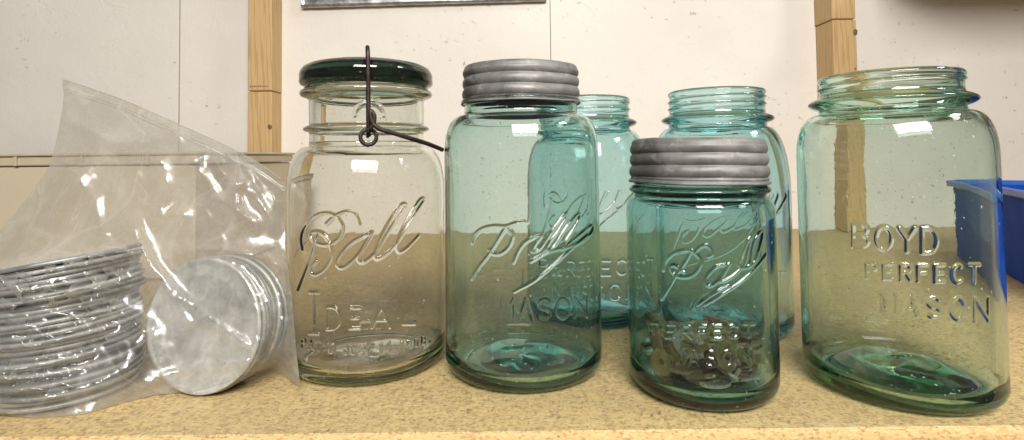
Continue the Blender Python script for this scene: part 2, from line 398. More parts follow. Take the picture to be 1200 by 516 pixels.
def build_jar(key, mat, parent, style):
    cx, cy, R, H = JARS[key]
    th0 = math.atan2(-cy, -cx)                      # towards the camera
    # ---- profile, millimetres
    heel = [(R-9+9*math.sin(q), 9-9*math.cos(q)) for q in np.linspace(0.25, math.pi/2, 9)]
    base = [(0.01, 4.2), (R*.35, 4.0), (R*.62, 3.2), (R-12, 2.0), (R-9.5, .3), (R-7.5, 0.0)]
    if style == 'ideal':
        sh = superarc(R, 107, 35.5, 134, 2.2); zs = 107
        fin = [(35.2, 137), (35.2, 141.5)] + bead(35.3, 142.5, 4.6, 3.6) + [(35.4, 149), (35.6, 163.0)] + [(37, 164), (40.2, 165.2), (41.0, 166.6), (40.6, 168.2), (39, 169.2)]
        inner_neck = 32.0; zn = 137
    elif style == 'pint':
        sh = superarc(R, 93, 35.0, 103.5, 2.2, 12); zs = 93
        fin = [(34.8, 104.6)] + bead(34.8, 105.2, 4.6, 2.6) + [(34.6, 111), (33.6, 113), (33.4, H-1)]
        inner_neck = 30.6; zn = 106
    else:
        zz = {'j2': (126, 151.5), 'boyd': (122, 148), 'ba': (100, 146), 'bb': (98, 146)}[key]
        sh = superarc(R, zz[0], 35.0, zz[1], {'j2': 2.5, 'boyd': 2.45, 'ba': 2.05, 'bb': 2.05}[key], 18); zs = zz[0]
        zn = zz[1]+1
        if key == 'j2':
            fin = [(34.6, zn+1)] + [(34.4, zn+3), (34.4, zn+5)] + bead(34.2, zn+5.5, 4, 2.4) + [(33.6, H-1)]
        else:
            fin = [(34.6, zn+1)] + bead(34.6, zn+1.6, 7.0, 5.4, 12) + [(34.2, zn+9.5), (33.9, zn+11)] + [(33.8, H-3.5)] + [(34.6, H-2.6), (34.8, H-1.4), (34.2, H-.5)]
        inner_neck = 30.6
    rimr = fin[-1][0]
    outer = seg_prof(base+heel, 2.0) + seg_prof([(R, 9), (R, 16)], 2)[1:]
    zfine = np.arange(16.45, min(zs, 128)-.2, .45)
    outer += [(R, z) for z in zfine] + seg_prof(sh, 1.2) + seg_prof(fin, .55)
    top = [(rimr-.5, H), ((rimr+inner_neck)/2, H+.35), (inner_neck+.6, H-.1), (inner_neck, H-1.2)]
    t = {'boyd': 2.2, 'j2': 2.5}.get(key, 2.7); fb = {'boyd': 6.0, 'j2': 3.0, 'pint': 1.5, 'ba': 2.0, 'bb': 2.0}.get(key, 0)
    ish = [(max(inner_neck, r-t), z-t*.7) for r, z in sh][::-1]
    iheel = [(R-t-10+10*math.sin(q), 5.0+10-10*math.cos(q)) for q in np.linspace(math.pi/2, .15, 10)]
    inner = seg_prof([(inner_neck, H-1.2), (inner_neck+.3, zn)] + ish + [(R-t, 30)] + iheel + [(R*.66, 5.4+fb*.55), (R*.42, 7.2+fb), (R*.2, 8.2+fb), (.01, 8.6+fb)], 2.2)[1:]
    prof = np.array(outer+top+inner); n_out = len(outer)
    # ---- angles
    dth = .43/R; nf = int(math.radians(170)/dth)
    front = np.linspace(-math.radians(85), math.radians(85), nf)
    back = np.linspace(math.radians(85), math.radians(275), 84)[1:-1]
    A = np.concatenate([front, back]); NA = len(A)
    r = np.repeat(prof[:, 0][:, None], NA, 1); z = np.repeat(prof[:, 1][:, None], NA, 1)
    body_amt = np.clip((r-20)/20, 0, 1)
    ph = rng.uniform(0, 6.28, 12)
    wv = (.18*np.sin(2*A[None]+z*.006+ph[0])+.09*np.sin(3*A[None]-z*.012+ph[1])+.05*np.sin(5*A[None]+z*.03+ph[2])+.018*np.sin(9*A[None]-z*.05+ph[3]))*(.6 if key == 'boyd' else 1)
    isin = (np.arange(len(prof)) >= n_out+3)[:, None]
    wall = ((prof[:, 1] > 10) & (prof[:, 1] < zn-6))[:, None]
    r = r + np.where(isin & wall, wv*1.0, 0)*body_amt + np.where((~isin) & wall, .14*np.sin(2*A[None]+ph[4]+z*.01)+.02*np.sin(6*A[None]+ph[5]+z*.03), 0)
    # uneven thick base (settled glass)
    ib = isin & (prof[:, 1] < 15)[:, None]
    z = z + np.where(ib, .9*np.sin(A[None]+ph[6])*(r/R)+.5*np.sin(3*A[None]+ph[7]+r*.12), 0)
    # threads on open finishes
    if style == 'open' and key != 'j2':
        z0t = zn+12.0
        for k in (-1, 0, 1):
            zc = z0t+2.6+(A/(2*math.pi)+k)*5.2
            okk = (zc > z0t-.5) & (zc < H-3.2)
            b = np.exp(-((z-zc[None])/.75)**2)*1.35*okk[None]
            r = r+np.where(~isin, b, 0)*(prof[:, 1] > z0t-2)[:, None]*(r > 31)
    if key == 'ideal':                               # moulded arch on the neck behind the wire
        s = A[None]*35.5
        d = np.abs(np.hypot(s-1.0, (z-150.5))-8.2)
        b = np.exp(-(d/.8)**2)*.8*(z > 150.3)*(z < 163)
        r = r+np.where(~isin, b, 0)
    # ---- raised lettering on the front of the body
    lo = len(outer)
    rows = np.where((prof[:lo, 1] > 15) & (prof[:lo, 0] > R-.01) & (np.arange(lo) > 5))[0]
    zr = prof[rows, 1]; S = A[:nf]*R
    dist = np.full((len(rows), nf), 9.0); dist2 = {}
    for st in STROKES[key]:
        am = 1.0
        if isinstance(st, tuple): am, st = st
        DD = dist if am == 1.0 else dist2.setdefault(am, np.full((len(rows), nf), 9.0))
        P = []
        for px, py in st:
            d = ray(px, py)*1000; o = EYE*1000
            a = d[0]**2+d[1]**2; b = 2*((o[0]-cx)*d[0]+(o[1]-cy)*d[1]); c = (o[0]-cx)**2+(o[1]-cy)**2-R*R
            q = b*b-4*a*c
            if q < 0: continue
            tt = (-b-math.sqrt(q))/(2*a); h = o+d*tt
            an = (math.atan2(h[1]-cy, h[0]-cx)-th0+math.pi) % (2*math.pi)-math.pi
            P.append((an*R, h[2]))
        for (s0, z0), (s1, z1) in zip(P[:-1], P[1:]):
            i0, i1 = np.searchsorted(S, [min(s0, s1)-2.4, max(s0, s1)+2.4]); j0, j1 = np.searchsorted(zr, [min(z0, z1)-2.4, max(z0, z1)+2.4])
            if i1 <= i0 or j1 <= j0: continue
            gx = S[i0:i1][None]-s0; gz = zr[j0:j1][:, None]-z0
            dx, dz = s1-s0, z1-z0; L = dx*dx+dz*dz+1e-9
            u = np.clip((gx*dx+gz*dz)/L, 0, 1)
            dd = np.hypot(gx-u*dx, gz-u*dz)
            DD[j0:j1, i0:i1] = np.minimum(DD[j0:j1, i0:i1], dd)
    wd = {'boyd': 1.1, 'ideal': 1.1}.get(key, 1.05); ht = {'ideal': 1.25, 'j2': .85, 'pint': .75, 'boyd': .55}.get(key, .8)
    bumpf = np.where(dist < wd, .5+.5*np.cos(math.pi*np.clip(dist/wd, 0, 1)), 0)**.8*ht
    for am, d2 in dist2.items():
        bumpf = np.maximum(bumpf, am*ht*np.where(d2 < wd*(.72 if am == .8 else 1), .5+.5*np.cos(math.pi*np.clip(d2/(wd*(.72 if am == .8 else 1)), 0, 1)), 0))
    r[rows[:, None], np.arange(nf)[None]] += bumpf
    X = np.cos(A+th0)[None]*r; Y = np.sin(A+th0)[None]*r
    V = np.stack([X, Y, z], -1).reshape(-1, 3)*MM
    nr = len(prof)
    i = np.arange(nr-1)[:, None]*NA; j = np.arange(NA)[None]; j2 = (j+1) % NA
    Fq = np.stack([i+j, i+j2, i+NA+j2, i+NA+j], -1).reshape(-1, 4)
    return mesh_obj('glass_body', V, Fq, mat, parent)

def revolve(name, prof, mat, parent, n=128, fn=None, scale=MM):
    A = np.linspace(0, 2*math.pi, n, endpoint=False); P = np.array(prof, float)
    r = np.repeat(P[:, 0][:, None], n, 1); z = np.repeat(P[:, 1][:, None], n, 1)
    if fn: r, z = fn(r, z, A[None])
    V = np.stack([np.cos(A)[None]*r, np.sin(A)[None]*r, z], -1).reshape(-1, 3)*scale
    i = np.arange(len(P)-1)[:, None]*n; j = np.arange(n)[None]; j2 = (j+1) % n
    return mesh_obj(name, V, np.stack([i+j, i+j2, i+n+j2, i+n+j], -1).reshape(-1, 4), mat, parent)

def zinc_cap(key, label, z0, h=23.5, r0=35.2, seed=0, tilt=(0, 0)):
    cx, cy, R, H = JARS[key]
    rs = np.random.default_rng(seed)
    prof = [(r0-1.6, 1.0), (r0+1.4, 0), (r0+1.9, .5), (r0+1.3, 1.4)]
    zs = np.arange(2.0, h-2.4, .35)
    prof += [(r0, q) for q in zs]
    prof += [(r0-.1, h-2.2), (r0-.5, h-1.0), (r0-1.4, h-.25), (r0-2.8, h), (r0-4.5, h-.1), (r0-6, h-.7), (15, h-.9), (.01, h-.9)]
    ph = rs.uniform(0, 6.28, 6)
    def fn(r, z, A):
        m = ((z > 1.6) & (z < h-2.3))
        a = (A+math.pi/2+math.pi) % (2*math.pi)-math.pi
        rid = 0
        zz = z-(a/(2*math.pi)*1.3+.25*np.sin(2*A+ph[0]))
        rid = 1.55*np.abs(np.sin(math.pi*(zz-3.6)/6.3))**.62-.55+(12-z)*.055
        fade = np.clip((z-1.6)/1.2, 0, 1)*np.clip((h-2.3-z)/1.5, 0, 1)
        r = r+np.where(m, rid*fade, 0)
        r = r+.22*np.sin(3*A+ph[1])+.13*np.sin(7*A+ph[2]+z*.2)+.10*np.sin(13*A+ph[3]-z*.4)-.6*np.exp(-((((A+ph[3])%6.283)-4.4)/.07)**2-((z-14)/3.)**2)-.5*np.exp(-((((A+ph[1])%6.283)-4.9)/.05)**2-((z-6)/2.)**2)
        z = z+.18*np.sin(2*A+ph[4])+.12*np.sin(5*A+ph[5])
        return r, z
    o = revolve('zinc_lid', prof, M_zinc, jar_root[key], 200, fn); o.location = (0, 0, z0*MM-.0006); o.rotation_euler = (tilt[0], tilt[1], 0); o['label'] = label
    return o

jar_specs = [
 ('ideal', 'colourless glass jar reading Ball IDEAL with a wire bail and green glass lid', G_clear, 'ideal'),
 ('j2', 'tall pale green glass jar under a grey zinc lid', G_green, 'open'),
 ('pint', 'short teal glass jar holding old keys, under a wide zinc lid', G_pint, 'pint'),
 ('boyd', 'open yellow-green glass jar reading BOYD PERFECT MASON beside the blue bin', G_boyd, 'open'),
 ('ba', 'open aqua glass jar standing behind the tall zinc capped jar', G_teal, 'open'),
 ('bb', 'open aqua glass jar standing behind the short jar of keys', G_teal, 'open')]
jar_root = {}
for key, label, mat, style in jar_specs:
    cx, cy, R, H = JARS[key]
    jar_root[key] = empty('glass_jar', (cx*MM, cy*MM, .0006), label, 'jar', 'old glass canning jars on the shelf')
    build_jar(key, mat, jar_root[key], style)
zinc_cap('j2', 'dull grey zinc screw lid on the tall pale green jar', 158.5, 23.5, 34.9, 3)
zinc_cap('pint', 'wide dull grey zinc screw lid on the short teal jar of keys', 111.6, 24.0, 35.6, 5, (0.0, .012))

# glass lid and wire bail of the clear jar
cx, cy, R, H = JARS['ideal']
lp = [(.01, 0), (30, 0), (36, .0), (38.5, .6), (40.6, 1.6), (41.4, 3.0), (41.2, 5.0), (41.3, 7.4), (40.8, 9.6), (39.2, 12.0), (36.0, 13.8), (31, 15.1), (24, 16.0), (14, 16.6), (6, 16.8), (.01, 16.8)]
gl_ = revolve('glass_lid', seg_prof(lp, 1.2), G_lid, jar_root['ideal'], 160); gl_.location = (0, 0, .1709); gl_['label'] = 'domed dark green glass lid'
th0 = math.atan2(-cy, -cx)
# local axes: -y points at the camera, x to its right
def loc(x, y, z): return (x*MM, y*MM, z*MM)
over = catmull([loc(.6, -40.5, 139), loc(.4, -42.6, 146), loc(.4, -43.0, 160), loc(.3, -43.6, 176), loc(.2, -43.2, 186), loc(0, -40, 189.8), loc(0, -33, 190.3), loc(0, 0, 190.0), loc(0, 33, 190.2), loc(0, 41, 188), loc(0, 43.6, 180), loc(0, 43, 160), loc(0, 41, 142)], 8)
b = MB(); b.tube(over, 1.25*MM, 12); bail = b.build('wire_bail', M_wire, jar_root['ideal'], True); bail.rotation_euler = (0, 0, th0+math.pi/2); bail['label'] = 'rusty dark wire bail over the lid'
coil = [loc(.4+4.4*math.cos(q), -40.2-1.4*q/6.28, 138.5+4.4*math.sin(q)) for q in np.linspace(.6, 4*math.pi+.6, 50)]
b = MB(); b.tube(coil, 1.15*MM, 10); b.build('coil', M_wire, bail, True)
lever = catmull([loc(-.4, -44.4, 141.6), loc(2.6, -45.4, 145), loc(3.6, -45.6, 150), loc(1.6, -45.4, 153), loc(2.4, -45.6, 147), loc(6, -45.6, 143.2), loc(14, -44.6, 140.6), loc(24, -41.5, 137.6), loc(33, -37, 135.0), loc(41, -31.0, 132.2), loc(44.0, -28.6, 131.0)], 8)
b = MB(); b.tube(lever, 1.3*MM, 12); b.build('lever', M_wire, bail, True)

# ------------------------------------------------------------------ keys in the short jar
def disc_with_hole(mb, ro, ri, th, x, sq=1.0, n=22):
    V = []; F = []
    for z in (-th/2, th/2):
        for rr in (ro, ri):
            for k in range(n):
                q = 2*math.pi*k/n; V.append((x+rr*math.cos(q)*(sq if rr == ro else 1), rr*math.sin(q), z))
    for k in range(n):
        k2 = (k+1) % n
        F += [(k, k2, 2*n+k2, 2*n+k), (n+k2, n+k, 3*n+k, 3*n+k2), (2*n+k, 2*n+k2, 3*n+k2, 3*n+k), (k2, k, n+k, n+k2)]
    mb.add([(a*MM, b_*MM, c*MM) for a, b_, c in V], F)
def bx(mb, x0, x1, y0, y1, z0, z1, bv=.15): mb.box((x0*MM, y0*MM, z0*MM), (x1*MM, y1*MM, z1*MM), bv*MM)
def key_meshes(kind):
    bow = MB(); sh = MB()
    if kind == 0:      # flat padlock key
        disc_with_hole(bow, 9.5, 3.2, 2.0, -14, 1.0); bx(sh, -5.5, 18, -2.6, 1.8, -.75, .75)
        for k, d in enumerate((1.6, .6, 1.9, 1.0, 1.5)): bx(sh, -1+k*3.6, 1+k*3.6, 1.6, 1.8+d, -.7, .7, .1)
    elif kind == 1:    # oval bow skeleton key
        disc_with_hole(bow, 8, 5.2, 2.2, -15, 1.3)
        sh.tube([(-5.5*MM, 0, 0), (17*MM, 0, 0)], 1.5*MM, 10); bx(sh, 10, 12.4, .8, 7.5, -.8, .8); bx(sh, 14, 16.4, .8, 6.4, -.8, .8)
    elif kind == 2:    # square-headed key
        bow2 = [(-21, -8), (-12, -8.5), (-6, -4), (-6, 4), (-12, 8.5), (-21, 8)]
        disc_with_hole(bow, 8.6, 2.2, 2.2, -14, .9, 8); bx(sh, -7, 20, -2.2, 2.2, -.8, .8); bx(sh, -4, 12, -.5, .5, -1.0, 1.0, .1)
    elif kind == 3:    # washer
        disc_with_hole(bow, 6, 2.6, 1.6, 0)
        return bow, None
    else:              # flat strip tag
        disc_with_hole(bow, 5, 1.8, 1.7, -14, 1.0); bx(sh, -9.6, 18, -4.2, 4.2, -.8, .8)
    return bow, sh
kinds = {}
for k, (nm, part1, part2) in enumerate([('flat_key', 'bow', 'blade'), ('skeleton_key', 'bow', 'shank'), ('square_head_key', 'bow', 'blade'), ('washer', None, None), ('metal_tag', 'eye', 'strip')]):
    bw, sh = key_meshes(k); kinds[k] = (nm, part1, part2, bw, sh)
pcx, pcy, pR, pH = JARS['pint']
labels = {0: ('flat metal key in the jumble of keys inside the short teal jar', 'key', 'flat keys heaped in the short jar'),
          1: ('long shanked skeleton key in the jumble of keys inside the short teal jar', 'key', 'skeleton keys heaped in the short jar'),
          2: ('broad headed grooved key in the heap inside the short teal jar', 'key', 'broad headed keys heaped in the short jar'),
          3: ('round metal washer among the keys inside the short teal jar', 'washer', 'washers among the keys in the short jar'),
          4: ('flat metal strip with an eye at one end among the keys in the short jar', 'metal tag', 'strip tags among the keys in the short jar')}
mesh_cache = {}
def put_key(k, mi, x, y, z, rot):
    nm, p1, p2, bw, sh = kinds[k]; mat = (M_brass, M_steel, M_rust, M_nickel)[mi]
    lb, ct, gp = labels[k]; L = (((pcx+x)*MM), ((pcy+y)*MM), z*MM)
    def me(which, mb):
        if (k, mi, which) not in mesh_cache:
            o = mb.build(which or nm, mat); mesh_cache[(k, mi, which)] = o.data; bpy.data.objects.remove(o)
        return mesh_cache[(k, mi, which)]
    if k == 3:
        o = bpy.data.objects.new(nm, me(nm, bw)); COL.objects.link(o); o.location = L; o.rotation_euler = rot
        return props(o, lb, ct, gp)
    o = empty(nm, L, lb, ct, gp, rot); o.scale = (.82, .82, .9)
    for which, mb in ((p1, bw), (p2, sh)):
        c = bpy.data.objects.new(which, me(which, mb)); COL.objects.link(c); c.parent = o
    return o
rk = random.Random(11)
face = math.atan2(-pcy, -pcx)
n_keys = 0
for layer in range(12):
    z = 12.0+layer*1.85
    for i in range((9, 11, 12, 12, 12, 12, 11, 10, 8, 6, 4, 2)[layer]):
        k = rk.choices([0, 1, 2, 3, 4], [4, 3, 3, .5, 3.4])[0]
        for tr_ in range(200):
            a = rk.uniform(0, 6.283); rr = 30*math.sqrt(rk.random()); yaw = rk.uniform(0, 6.283)
            x, y = rr*math.cos(a), rr*math.sin(a)
            if k == 3: ok = rr < 26
            else: ok = all(math.hypot(x+u*math.cos(yaw), y+u*math.sin(yaw)) < 27.5+(5.5 if u > 0 else 0) for u in (-14, 17))
            if ok and (rr > 6 or tr_ > 150): break
        tl_ = .10+.012*layer
        mi = rk.choices([0, 1, 2, 3], [4.2, 1.6, 4.0, .25])[0]
        put_key(k, mi, x, y, z+rk.uniform(-.9, .9), (rk.uniform(-tl_, tl_), rk.uniform(-tl_, tl_), yaw)); n_keys += 1
fx, fy = math.cos(face), math.sin(face)
# a few leaning against the glass near the front
fx, fy = math.cos(face), math.sin(face)
for (da, rr, z, k, mi, rot) in [(.15, 29.0, 24.5, 1, 1, (math.radians(78), math.radians(35), face+math.pi/2)),
                                (-.35, 28.5, 25.0, 2, 0, (math.radians(80), math.radians(-28), face+math.pi/2+-.35)),
                                (.75, 28.5, 25.0, 0, 0, (math.radians(72), math.radians(14), face+math.pi/2+.75)),
                                (-.9, 28.5, 28.0, 4, 2, (math.radians(74), math.radians(60), face+math.pi/2-.9))]:
    put_key(k, mi, rr*math.cos(face+da), rr*math.sin(face+da), z, rot)

# ------------------------------------------------------------------ loose lids in the bag
def lid_prof():
    return [(.01, .5), (30, .5), (33, .35), (34.6, 0), (35.6, .15), (36.0, .8), (36.0, 1.5), (35.6, 2.15), (34.8, 2.4), (33.8, 2.1), (32.8, 1.6), (28, 1.5), (27, 1.75), (26, 1.75), (25, 1.5), (12, 1.5), (.01, 1.5)]
lid_objs = []
def loose_lid(loc_, rot, label, mat, group, seed):
    rs = np.random.default_rng(seed); ph = rs.uniform(0, 6.28, 4)
    def fn(r, z, A):
        return r+.25*np.sin(2*A+ph[0])+.12*np.sin(5*A+ph[1]), z+(.28*np.sin(2*A+ph[2])+.15*np.sin(3*A+ph[3]))*(r/36)
    o = revolve('canning_lid', seg_prof(lid_prof(), 1.6), mat, None, 96, fn)
    o.location = loc_   # spin about its own axis first, then tilt
    o.rotation_euler = (Matrix.Rotation(rot[1], 3, 'Y') @ Matrix.Rotation(rot[0], 3, 'X') @ Matrix.Rotation(rot[2], 3, 'Z')).to_euler()
    props(o, label, 'lid', group); lid_objs.append(o); return o
nth = ['', '', 'second', 'third', 'fourth', 'fifth', 'sixth', 'seventh', 'eighth', 'ninth', 'tenth', 'eleventh', 'twelfth', 'thirteenth']
ords = ['lowest'] + [nth[k]+' from bottom' for k in range(2, 14)] + [nth[k]+' from top' for k in range(13, 1, -1)] + ['topmost']
zc = 1.8
SX, SY = -252.0, 321.0
TL = [.012+.165*(i/25)**1.35+(.012 if i % 3 == 1 else 0) for i in range(26)]
for i in range(26):
    r_ = random.Random(50+i); tl = TL[i]
    if i: zc += 2.52+abs(tl-TL[i-1])*18+(.25 if i in (5, 11, 16, 21) else 0)
    dx, dy = r_.uniform(-2.4, 2.4), r_.uniform(-1.8, 1.8)
    loose_lid(((SX+dx)*MM, (SY+dy)*MM, zc*MM), (r_.uniform(-.012, .012)-.10*tl, -tl, r_.uniform(0, 6)),
              f'{ords[i]} grey metal lid in the tall left stack in the plastic bag', M_tin if i > 22 else (M_tin, M_tin, M_tindark, M_tin, M_tindark, M_tin, M_tin)[i % 7], 'flat metal lids stacked in the bag', 100+i)
ax = Vector((-.20, -.965, .14)).normalized()
qrot = Vector((0, 0, 1)).rotation_difference(ax)
p0 = Vector((-.1705, .312, .0375))
ords2 = ['foremost mottled lid, on edge', 'second lid from the front, on edge', 'third lid from the front, on edge', 'fourth lid from the front, on edge', 'fifth lid from the front, on edge', 'sixth lid from the front, on edge', 'seventh lid from the front, on edge', 'eighth lid from the front, on edge', 'rearmost lid, on edge']
for i in range(9):
    p = p0-ax*(.00285*(i+1)-.001)+Vector((random.uniform(-1.5, 1.5)*MM, 0, random.uniform(-.8, .8)*MM))
    o = loose_lid(p, (0, 0, 0), f'{ords2[i]} in the short row in the plastic bag', M_tinface if i in (0, 3, 6) else M_tin, 'flat metal lids on edge in the bag', 200+i)
    o.rotation_euler = (qrot.to_matrix() @ Matrix.Rotation(i*1.3, 3, 'Z')).to_euler()
bpy.context.view_layer.update()
LV = []; LF = []
for o in lid_objs:
    bse = len(LV); LV += [tuple(o.matrix_world @ v.co) for v in o.data.vertices]; LF += [tuple(i+bse for i in p.vertices) for p in o.data.polygons]
BVH = BVHTree.FromPolygons(LV, LF)

# ------------------------------------------------------------------ plastic bag: two film sheets relaxed like cloth
fl = lambda x, y: on_floor(x, y, .0008)[1]
outline = [(72,92,.352),(100,101,.350),(150,119,.346),(211,146,.340),(262,169,.336),(300,189,.333),(333,212,.330),
           (336,235,.328),(334,262,.324),(334,290,.320),(338,318,.316),(343,360,.312),(347,410,.309),(352,455,fl(352,455)),
           (338,444,fl(338,444)),(318,433,fl(318,433)),(292,436,fl(292,436)),(262,449,fl(262,449)),(226,459,fl(226,459)),(180,463,fl(180,463)),(140,473,fl(140,473)),(100,485,fl(100,485)),
           (45,490,fl(45,490)),(0,487,fl(0,487)),(-50,470,fl(-50,470)),(-95,430,.330),(-98,380,.335),(-70,330,.342),(-30,294,.346),(0,270,.348),(30,234,.350),(58,196,.351),(66,165,.352),(73,128,.352),(75,110,.352)]
def dens(o, step=6.5):
    out = []
    for a, b_ in zip(o, o[1:]+o[:1]):
        n = max(1, int(math.hypot(a[0]-b_[0], a[1]-b_[1])/step))
        out += [tuple(a[k]+(b_[k]-a[k])*i/n for k in range(3)) for i in range(n)]
    return out
from mathutils.geometry import delaunay_2d_cdt
bd = dens(outline); nb = len(bd)
poly = [(p[0], p[1]) for p in bd]
def inside(x, y):
    c = False; j = nb-1
    for i in range(nb):
        xi, yi = poly[i]; xj, yj = poly[j]
        if (yi > y) != (yj > y) and x < (xj-xi)*(y-yi)/(yj-yi)+xi: c = not c
        j = i
    return c
BP = np.array(poly)
pts = [Vector(p) for p in poly]; ri = random.Random(3); STEP = 6.4
yy = 88.0; rowi = 0
while yy < 492:
    xx = -100+(rowi % 2)*STEP/2
    while xx < 356:
        x = xx+ri.uniform(-.9, .9); y = yy+ri.uniform(-.9, .9)
        if inside(x, y) and np.min(np.hypot(BP[:, 0]-x, BP[:, 1]-y)) > 3.6: pts.append(Vector((x, y)))
        xx += STEP
    yy += STEP*.866; rowi += 1
res = delaunay_2d_cdt(pts, [(i, (i+1) % nb) for i in range(nb)], [list(range(nb))], 1, 1e-5)
P2 = np.array([tuple(v) for v in res[0]]); TR = [tuple(f) for f in res[2]]; NV = len(P2)
T = np.array(TR)
E_ = np.unique(np.sort(np.concatenate([T[:, [0, 1]], T[:, [1, 2]], T[:, [2, 0]]]), 1), axis=0)
isb = np.zeros(NV, bool); isb[:nb] = True
def laplace(vals, it=600):
    d = vals.copy(); deg = np.bincount(E_.ravel(), minlength=NV).astype(float)
    for _ in range(it):
        s = np.zeros(NV); np.add.at(s, E_[:, 0], d[E_[:, 1]]); np.add.at(s, E_[:, 1], d[E_[:, 0]])
        d = np.where(isb, vals, s/deg)
    return d
vals = np.full(NV, .335); vals[:nb] = [p[2] for p in bd]
Ybase = laplace(vals)
rays = np.array([ray(x, y) for x, y in P2])
edge_d = np.array([np.min(np.hypot(BP[:, 0]-x, BP[:, 1]-y)) for x, y in P2])
bulge = np.clip(edge_d/70, 0, 1)
# edges two hops apart for bending
def bend_pairs():
    em = {}
    for t_ in TR:
        for a, b_, c in ((t_[0], t_[1], t_[2]), (t_[1], t_[2], t_[0]), (t_[2], t_[0], t_[1])):
            em.setdefault((min(a, b_), max(a, b_)), []).append(c)
    return np.array([v for v in em.values() if len(v) == 2])
BE = bend_pairs()
EYV = Vector(EYE)
def nz(p, s, seed):
    from mathutils import noise as mn
    return np.array([mn.noise(Vector((q[0]*s+seed, q[1]*s, q[2]*s+seed*2))) for q in p])
CREASES = [(7, 11, [(75,140),(100,150),(130,165),(160,167),(210,153)]), (6, 10, [(210,153),(235,200),(255,232),(300,262)]),
 (7, 9, [(188,188),(196,215),(186,252),(214,252)]), (6, 8, [(222,192),(244,179),(262,205),(280,216)]), (6, 8, [(274,200),(278,262)]),
 (6, 9, [(0,340),(60,342),(98,337),(150,372),(168,388)]), (7, 8, [(158,268),(172,310),(221,380)]), (6, 8, [(150,275),(208,346),(286,404)]),
 (6, 9, [(205,297),(255,292),(310,303),(334,314)]), (8, 9, [(322,312),(326,360),(340,420)]), (6, 10, [(0,440),(60,462),(110,450),(150,430)]),
 (6, 10, [(150,262),(90,290),(0,318)]), (5, 9, [(100,200),(60,260),(20,300)]), (5, 10, [(70,180),(110,235),(120,275)]), (5, 9, [(0,385),(70,392),(160,402)]),
 (5, 8, [(232,120),(300,200),(325,240)]), (5, 8, [(240,150),(290,215),(322,262)]), (5, 9, [(170,450),(230,430),(300,425)])]
def relax(front, expand, iters, seed):
    Y = Ybase.copy()
    Y = Y + (-.012 if front else .045)*np.sin(bulge*math.pi/2)
    if not front:
        fy_ = np.array([(on_floor(x, y, .0008)[1] if y > 200 else 9) for x, y in P2]); Y = np.minimum(Y, np.maximum(fy_, .2))
    X = EYE + rays*(Y/rays[:, 1])[:, None]
    tocam = EYE-X; tocam /= np.linalg.norm(tocam, axis=1)[:, None]
    def collide(X):
        for i in range(NV):
            d = Vector(X[i])-EYV; L = d.length; d.normalize()
            if front:
                h = BVH.ray_cast(EYV, d, L+.0016)
                if h[0] is not None: X[i] = EYE+np.array(d)*(h[3]-.0016)
            else:
                h = BVH.ray_cast(Vector(X[i])+d*.25, -d, .25+.0012)
                if h[0] is not None and X[i][2] > .003: X[i] = np.array(h[0])+np.array(d)*.0014
        return X
    X = collide(X)
    if front:
        for amp_, wid, line in CREASES:
            L_ = np.array(line, float); dm = np.full(NV, 99.)
            for p_, q_ in zip(L_[:-1], L_[1:]):
                e_ = q_-p_; u_ = np.clip(((P2-p_)@e_)/(e_@e_), 0, 1); dm = np.minimum(dm, np.linalg.norm(P2-p_-u_[:, None]*e_, axis=1))
            X = X+tocam*(amp_*MM*np.exp(-dm/wid)*np.clip(edge_d/12, 0, 1))[:, None]
    rest = np.linalg.norm(X[E_[:, 0]]-X[E_[:, 1]], axis=1)*(1+expand)
    rb = np.linalg.norm(X[BE[:, 0]]-X[BE[:, 1]], axis=1)*(1+expand)
    amp = (nz(X, 26, seed)*.006+nz(X, 80, seed+5)*.0006)*np.clip(edge_d/18, 0, 1)
    X = X+tocam*amp[:, None]
    w = np.where(isb, 0.0, 1.0); pin = X[:nb].copy() if False else None
    cnt = np.bincount(E_.ravel(), minlength=NV).astype(float); cb = np.bincount(BE.ravel(), minlength=NV).astype(float)+1
    for it in range(iters):
        for (EE, rs, c, kk) in ((E_, rest, cnt, 1.25), (BE, rb, cb, .22)):
            d = X[EE[:, 1]]-X[EE[:, 0]]; L = np.linalg.norm(d, axis=1)+1e-9
            wa, wb = w[EE[:, 0]], w[EE[:, 1]]; ws = wa+wb+1e-9
            cor = d*((L-rs)/L/ws)[:, None]
            D = np.zeros_like(X)
            np.add.at(D, EE[:, 0], cor*wa[:, None]); np.add.at(D, EE[:, 1], -cor*wb[:, None])
            X = X+D*(kk/c*2)[:, None]*.5*w[:, None]
        low = X[:, 2] < .0008; X[low & ~isb, 2] = .0008
        if it % 40 == 39: X = collide(X)
    return collide(X)
Xf = relax(True, .014, 200, 3.1)
Xb = relax(False, .02, 200, 9.7)
bag = empty('plastic_bag', tuple(on_floor(200, 455)), 'clear zip plastic bag full of loose metal lids, slumped at the left of the jars', 'plastic bag')
org = np.array(bag.location)
ff = mesh_obj('front_film', Xf-org, T, M_film, bag)
bf = mesh_obj('back_film', Xb-org, T, M_film, bag)
for o in (ff, bf):
    m = o.modifiers.new('sub', 'SUBSURF'); m.levels = 2; m.render_levels = 2
# zip strip: two pressed ridges just under the mouth edge
def nearest(px, py):
    i = int(np.argmin(np.hypot(P2[:, 0]-px, P2[:, 1]-py))); return Xf[i]
b = MB()
for off in (0.6, 11, 14.5):
    P = []
    for (x, y) in [(73,92),(100,101),(150,119),(211,146),(262,169),(300,189),(330,210)]:
        q = nearest(x+off*.3, y+off); d = ray(x+off*.3, y+off); P.append(EYE+d*((q[1]-.0012)/d[1])-org)
    b.tube(catmull(P, 10), .55*MM if off > 1 else .35*MM, 8)
b.build('zip_strip', M_film, bag, True)

